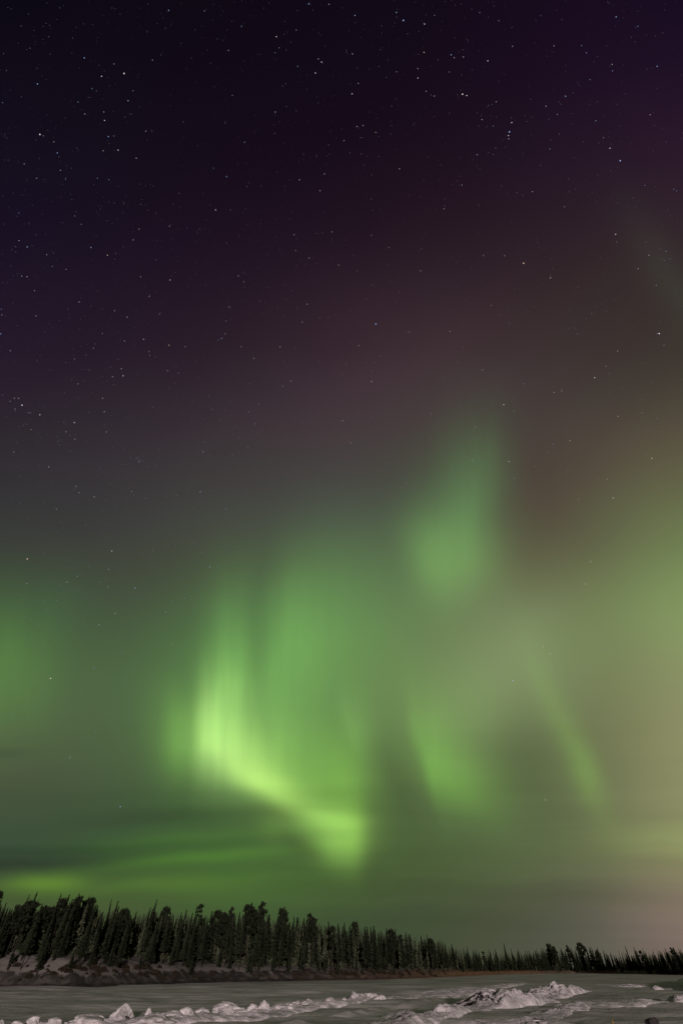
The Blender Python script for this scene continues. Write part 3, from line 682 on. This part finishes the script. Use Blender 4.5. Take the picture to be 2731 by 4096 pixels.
A4 = '''62,71,3b;252,58,3b;284,94,4b;381,111,3;427,71,2b;634,58,2b;722,96,2b;1259,78,3b;1359,121,2b;914,72,1;51,248,2;179,229,1;379,241,3o;503,252,3b;517,265,2;559,262,2;557,229,1b;671,280,3;784,213,2;350,315,2;351,359,3;253,330,2b;494,331,2b;78,383,2;49,431,3;389,420,2;426,441,2;411,436,1;555,433,4;575,439,3;1101,210,2b;1123,243,2b;975,211,2;1241,296,2;1243,326,2b;1447,305,3b;1139,366,2b;1027,442,3b;1062,427,1;1005,478,1o;938,488,2;989,526,2;950,549,1o;1166,555,2b;1415,527,2;644,549,2;696,579,2b;710,468,2;691,480,1;676,484,1b;781,563,3;770,606,4b;766,623,3;767,638,2;707,681,1;674,702,1;622,711,2;71,581,2;99,577,2;157,608,2o;12,646,2;88,632,1;231,576,1;330,574,1;231,488,1;226,616,1;38,703,1;90,707,1;118,718,1;171,719,1;266,775,2;104,757,1;72,759,1;1231,681,3;1278,738,4b;1201,632,2b;1180,656,1b;956,684,2b;998,616,1;1391,852,2b;1435,577,1;1523,868,2b;1536,876,2b;545,810,1;553,850,2;876,880,2;804,885,1;733,853,1;1042,822,1;1044,881,1;474,914,1;473,945,1o;470,959,2;630,944,1;138,914,1;145,966,1;311,898,1;1023,950,2;1266,933,1;1508,990,1;1257,1076,3;1261,1110,2b;1410,1172,2;1488,1154,2b;1462,1143,1;1396,1112,1;1473,1190,1b;1481,1197,2b;1506,1188,1b;138,1080,2o;218,1137,2;371,1096,1;366,1143,1;651,1174,2;748,1174,2;835,1209,4o;958,1276,3;959,1263,1;1087,1318,1;1187,1188,1b;1360,1233,2;1443,1310,2b;363,1244,2;209,1217,1;50,1171,1;72,1244,1;263,1340,1;158,1488,4b;310,1523,2;497,1522,2;687,1403,2;114,1373,1;770,1484,2b;729,1447,1b;1147,1439,2b;1070,1507,1;1082,1533,2b;1457,1532,4;1448,1531,2b;1479,1586,2b;1266,1612,2;80,1587,2;556,1594,1;647,1698,2;529,1664,1;150,1663,1;140,1703,1;8,1720,1;23,1672,1;138,1751,2;180,1635,1b;320,1788,1;1161,1734,3;1214,1682,2;1226,1716,1;835,1762,2b;975,1802,2;1010,1795,2;817,1804,1;1284,1786,1b;1420,1755,1;1378,1836,1;744,1858,3;791,1888,2b;614,1848,1b;655,1881,1;544,1858,1;411,1900,2b;305,1830,1;143,1919,1;5,1932,2;613,1961,2;717,1973,1;44,2033,2;410,2017,1;1268,1911,2;1379,1895,2b;1444,1921,2b;1469,1981,1b;971,2040,2b;1048,2024,2;943,2075,1;890,1931,1;602,2114,2;634,2105,1;768,2119,3;605,2218,1;792,2196,2;300,2217,2b;257,2196,1;205,2131,1;109,2109,1;886,2143,1;1246,2286,3;1085,2293,2o;1219,2200,2;1423,2104,3;1455,2135,1;1460,2256,1;575,2276,1b;664,2306,1;1177,2199,1;1035,2164,1'''
A1 = '''124,40,4o;123,151,2;348,118,2;449,145,2b;484,166,2;606,170,3b;488,86,2;502,4,3;517,283,2;400,73,1;268,159,1;300,144,2;254,225,2b;199,230,2b;391,213,1b;445,335,2;548,461,2b;204,421,1b;722,389,1o;773,423,2;294,487,1b;423,527,2b;228,575,4o;56,742,1b;313,931,2;427,812,2b;715,681,1;659,755,1b;563,558,1;107,378,1b;770,232,2b;745,278,2;826,215,2b;838,168,2b;814,130,2b;940,76,3b;977,72,2b;942,125,1b;962,174,1;540,1150,3b;267,1010,1o;360,1026,1o;1135,1400,2o;1359,1320,1;1310,719,2b;1276,431,1;1127,489,2;1075,563,1b;1074,611,1b;1152,115,1b;1176,142,1;1125,489,1;1435,73,1b;1325,72,1b;1200,66,2b;930,10,1;778,30,1;1074,470,1'''
A2 = '''111,137,2;325,127,2;614,120,2b;196,152,1;1154,52,3;1130,151,3;1131,226,2;1374,45,2;1457,212,2b;1340,80,2b;1220,6,2b;867,20,2;997,66,1;787,99,1g;963,204,2;1351,275,1;980,170,1;982,305,2;810,408,2;823,413,1;939,433,3o;971,465,3;1210,449,3b;1283,437,1;1229,420,1;725,383,1;359,409,1;338,486,1;70,437,2b;603,524,2;804,585,4b;732,641,2b;656,578,1;759,650,1;739,562,1;436,630,2;404,731,1b;655,677,3o;556,689,1;744,787,2b;1040,764,3;1129,857,2;1080,745,1o;1348,745,2o;1308,773,2b;1446,788,1;1404,941,2;604,891,1b;640,952,1b;951,1120,3o;1210,1171,1o;1197,1287,1b;1018,1298,1;745,1359,2;159,884,1;139,973,1;1366,525,1;1317,525,1b;1285,1225,1;978,520,1;1092,468,1;71,538,1b;124,618,1'''
def rd(txt, ox, oy, z):
    for it in txt.split(';'):
        x, y, m = it.split(','); c = m[1:] or 'w'
        stars.append((ox+float(x)*z, oy+float(y)*z, int(m[0]), 'w' if c == 'g' else c))
rd(A3, 0, 0, Z3); rd(A4, 1365, 0, 1366/1568); rd(A1, 0, 2200, Z1); rd(A2, 1331, 2200, Z1)
stars = [s for i, s in enumerate(stars) if not any(abs(s[0]-q[0]) < 4 and abs(s[1]-q[1]) < 4 for q in stars[:i])]
SPECIAL = {}
def special(px, py, lab):
    i = min(range(len(stars)), key=lambda k: (stars[k][0]-px)**2+(stars[k][1]-py)**2); SPECIAL[i] = lab
special(103*Z3, 1862*Z3, 'brightest star of the loose cluster beside the left edge')
special(185*Z3, 618*Z3, 'brightest white star of the dark upper left corner area')
special(571*Z3, 338*Z3, 'bright white star high in the sky left of centre')
special(1365+158*.871, 1488*.871, 'bright blue star alone near the middle of the picture in purple sky')
special(1365+835*.871, 1209*.871, 'bright reddish star right of centre in dark purple sky')
special(1365+958*.871, 1276*.871, 'white star with a tiny companion just above it, right of centre')
special(1365+770*.871, 606*.871, 'bright blue star at the top of the short vertical chain of stars')
special(1365+1278*.871, 738*.871, 'bright blue star high at the right, below a white one')
special(1365+1457*.871, 1532*.871, 'bright white star beside the right edge in brownish sky')
special(1365+555*.871, 433*.871, 'brighter left star of the close white pair high at the upper right')
special(1365+284*.871, 94*.871, 'bright blue star near the top edge right of centre')
special(124*Z1, 2200+40*Z1, 'bright yellowish star near the left edge above the green glow')
special(228*Z1, 2200+575*Z1, 'bright orange star in the green sky at the left')
special(540*Z1, 2200+1150*Z1, 'lone blue star low in the green sky left of the aurora hook')
special(1331+804*Z1, 2200+585*Z1, 'brightest star inside the pale green glow at the right')
special(1331+1040*Z1, 2200+764*Z1, 'white star on top of the slanting green ray at the right')
special(1331+951*Z1, 2200+1120*Z1, 'lone star low in the green sky under the slanting ray')
DIA = {1: .34, 2: .44, 3: .64, 4: .95}
order = sorted(range(len(stars)), key=lambda i: (i not in SPECIAL, -stars[i][2]))
REG = [(1365, 1050, 'in the dark upper left of the sky'), (9999, 1050, 'in the dark upper right of the sky'), (1365, 2200, 'in the purple sky at middle left'), (9999, 2200, 'in the brownish purple sky at middle right'), (1365, 9999, 'in the green lower sky at the left'), (9999, 9999, 'in the green lower sky at the right')]
CN = {'w': 'white', 'b': 'blue', 'o': 'orange'}
SN = {1: 'faint', 2: 'small', 3: 'bright', 4: 'very bright'}
rest = []
for n_, i in enumerate(order):
    px, py, mg, c = stars[i]
    d = ray_at(px, py); loc = Vector((0, 0, H))+d*RS
    # an angular size that gives the wanted picture diameter at this distance from the axis
    cosv = d.dot(FWD); r = DIA[mg]*6/F*RS*cosv*.5*.72
    if n_ < 300:
        o = link('star', SM[c], None, loc, 0, (r, r, r))
        reg = next(n for x, y, n in REG if px < x and py < y)
        tag(o, SPECIAL.get(i, f'{SN[mg]} {CN[c]} star {reg}'), 'star', 'stars of the night sky')
    else: rest.append((loc, r))
rs = random.Random(12)
while len(rest) < 3000:
    px = rs.uniform(0, 2731); py = 3500*rs.random()**1.15
    if py > 2700 and rs.random() < .5: continue
    if not (px < 1250 and 900 < py < 2350) and rs.random() < .35: continue
    if rs.random() < (px/2731)*.35: continue
    d = ray_at(px, py); r = rs.choice([.14, .17, .21, .27])*6/F*RS*d.dot(FWD)*.5*.72
    rest.append((Vector((0, 0, H))+d*RS, r))
sv = []; sf = []
for loc, r in rest:
    o_ = len(sv); sv += [loc+v*r for v in IV]; sf += [tuple(o_+k for k in f) for f in IF]
tag(link('faint_stars', mesh('faint_stars', sv, sf, MS['f'], False)), 'scatter of the faintest stars over the whole sky', 'stars', kind='stuff')
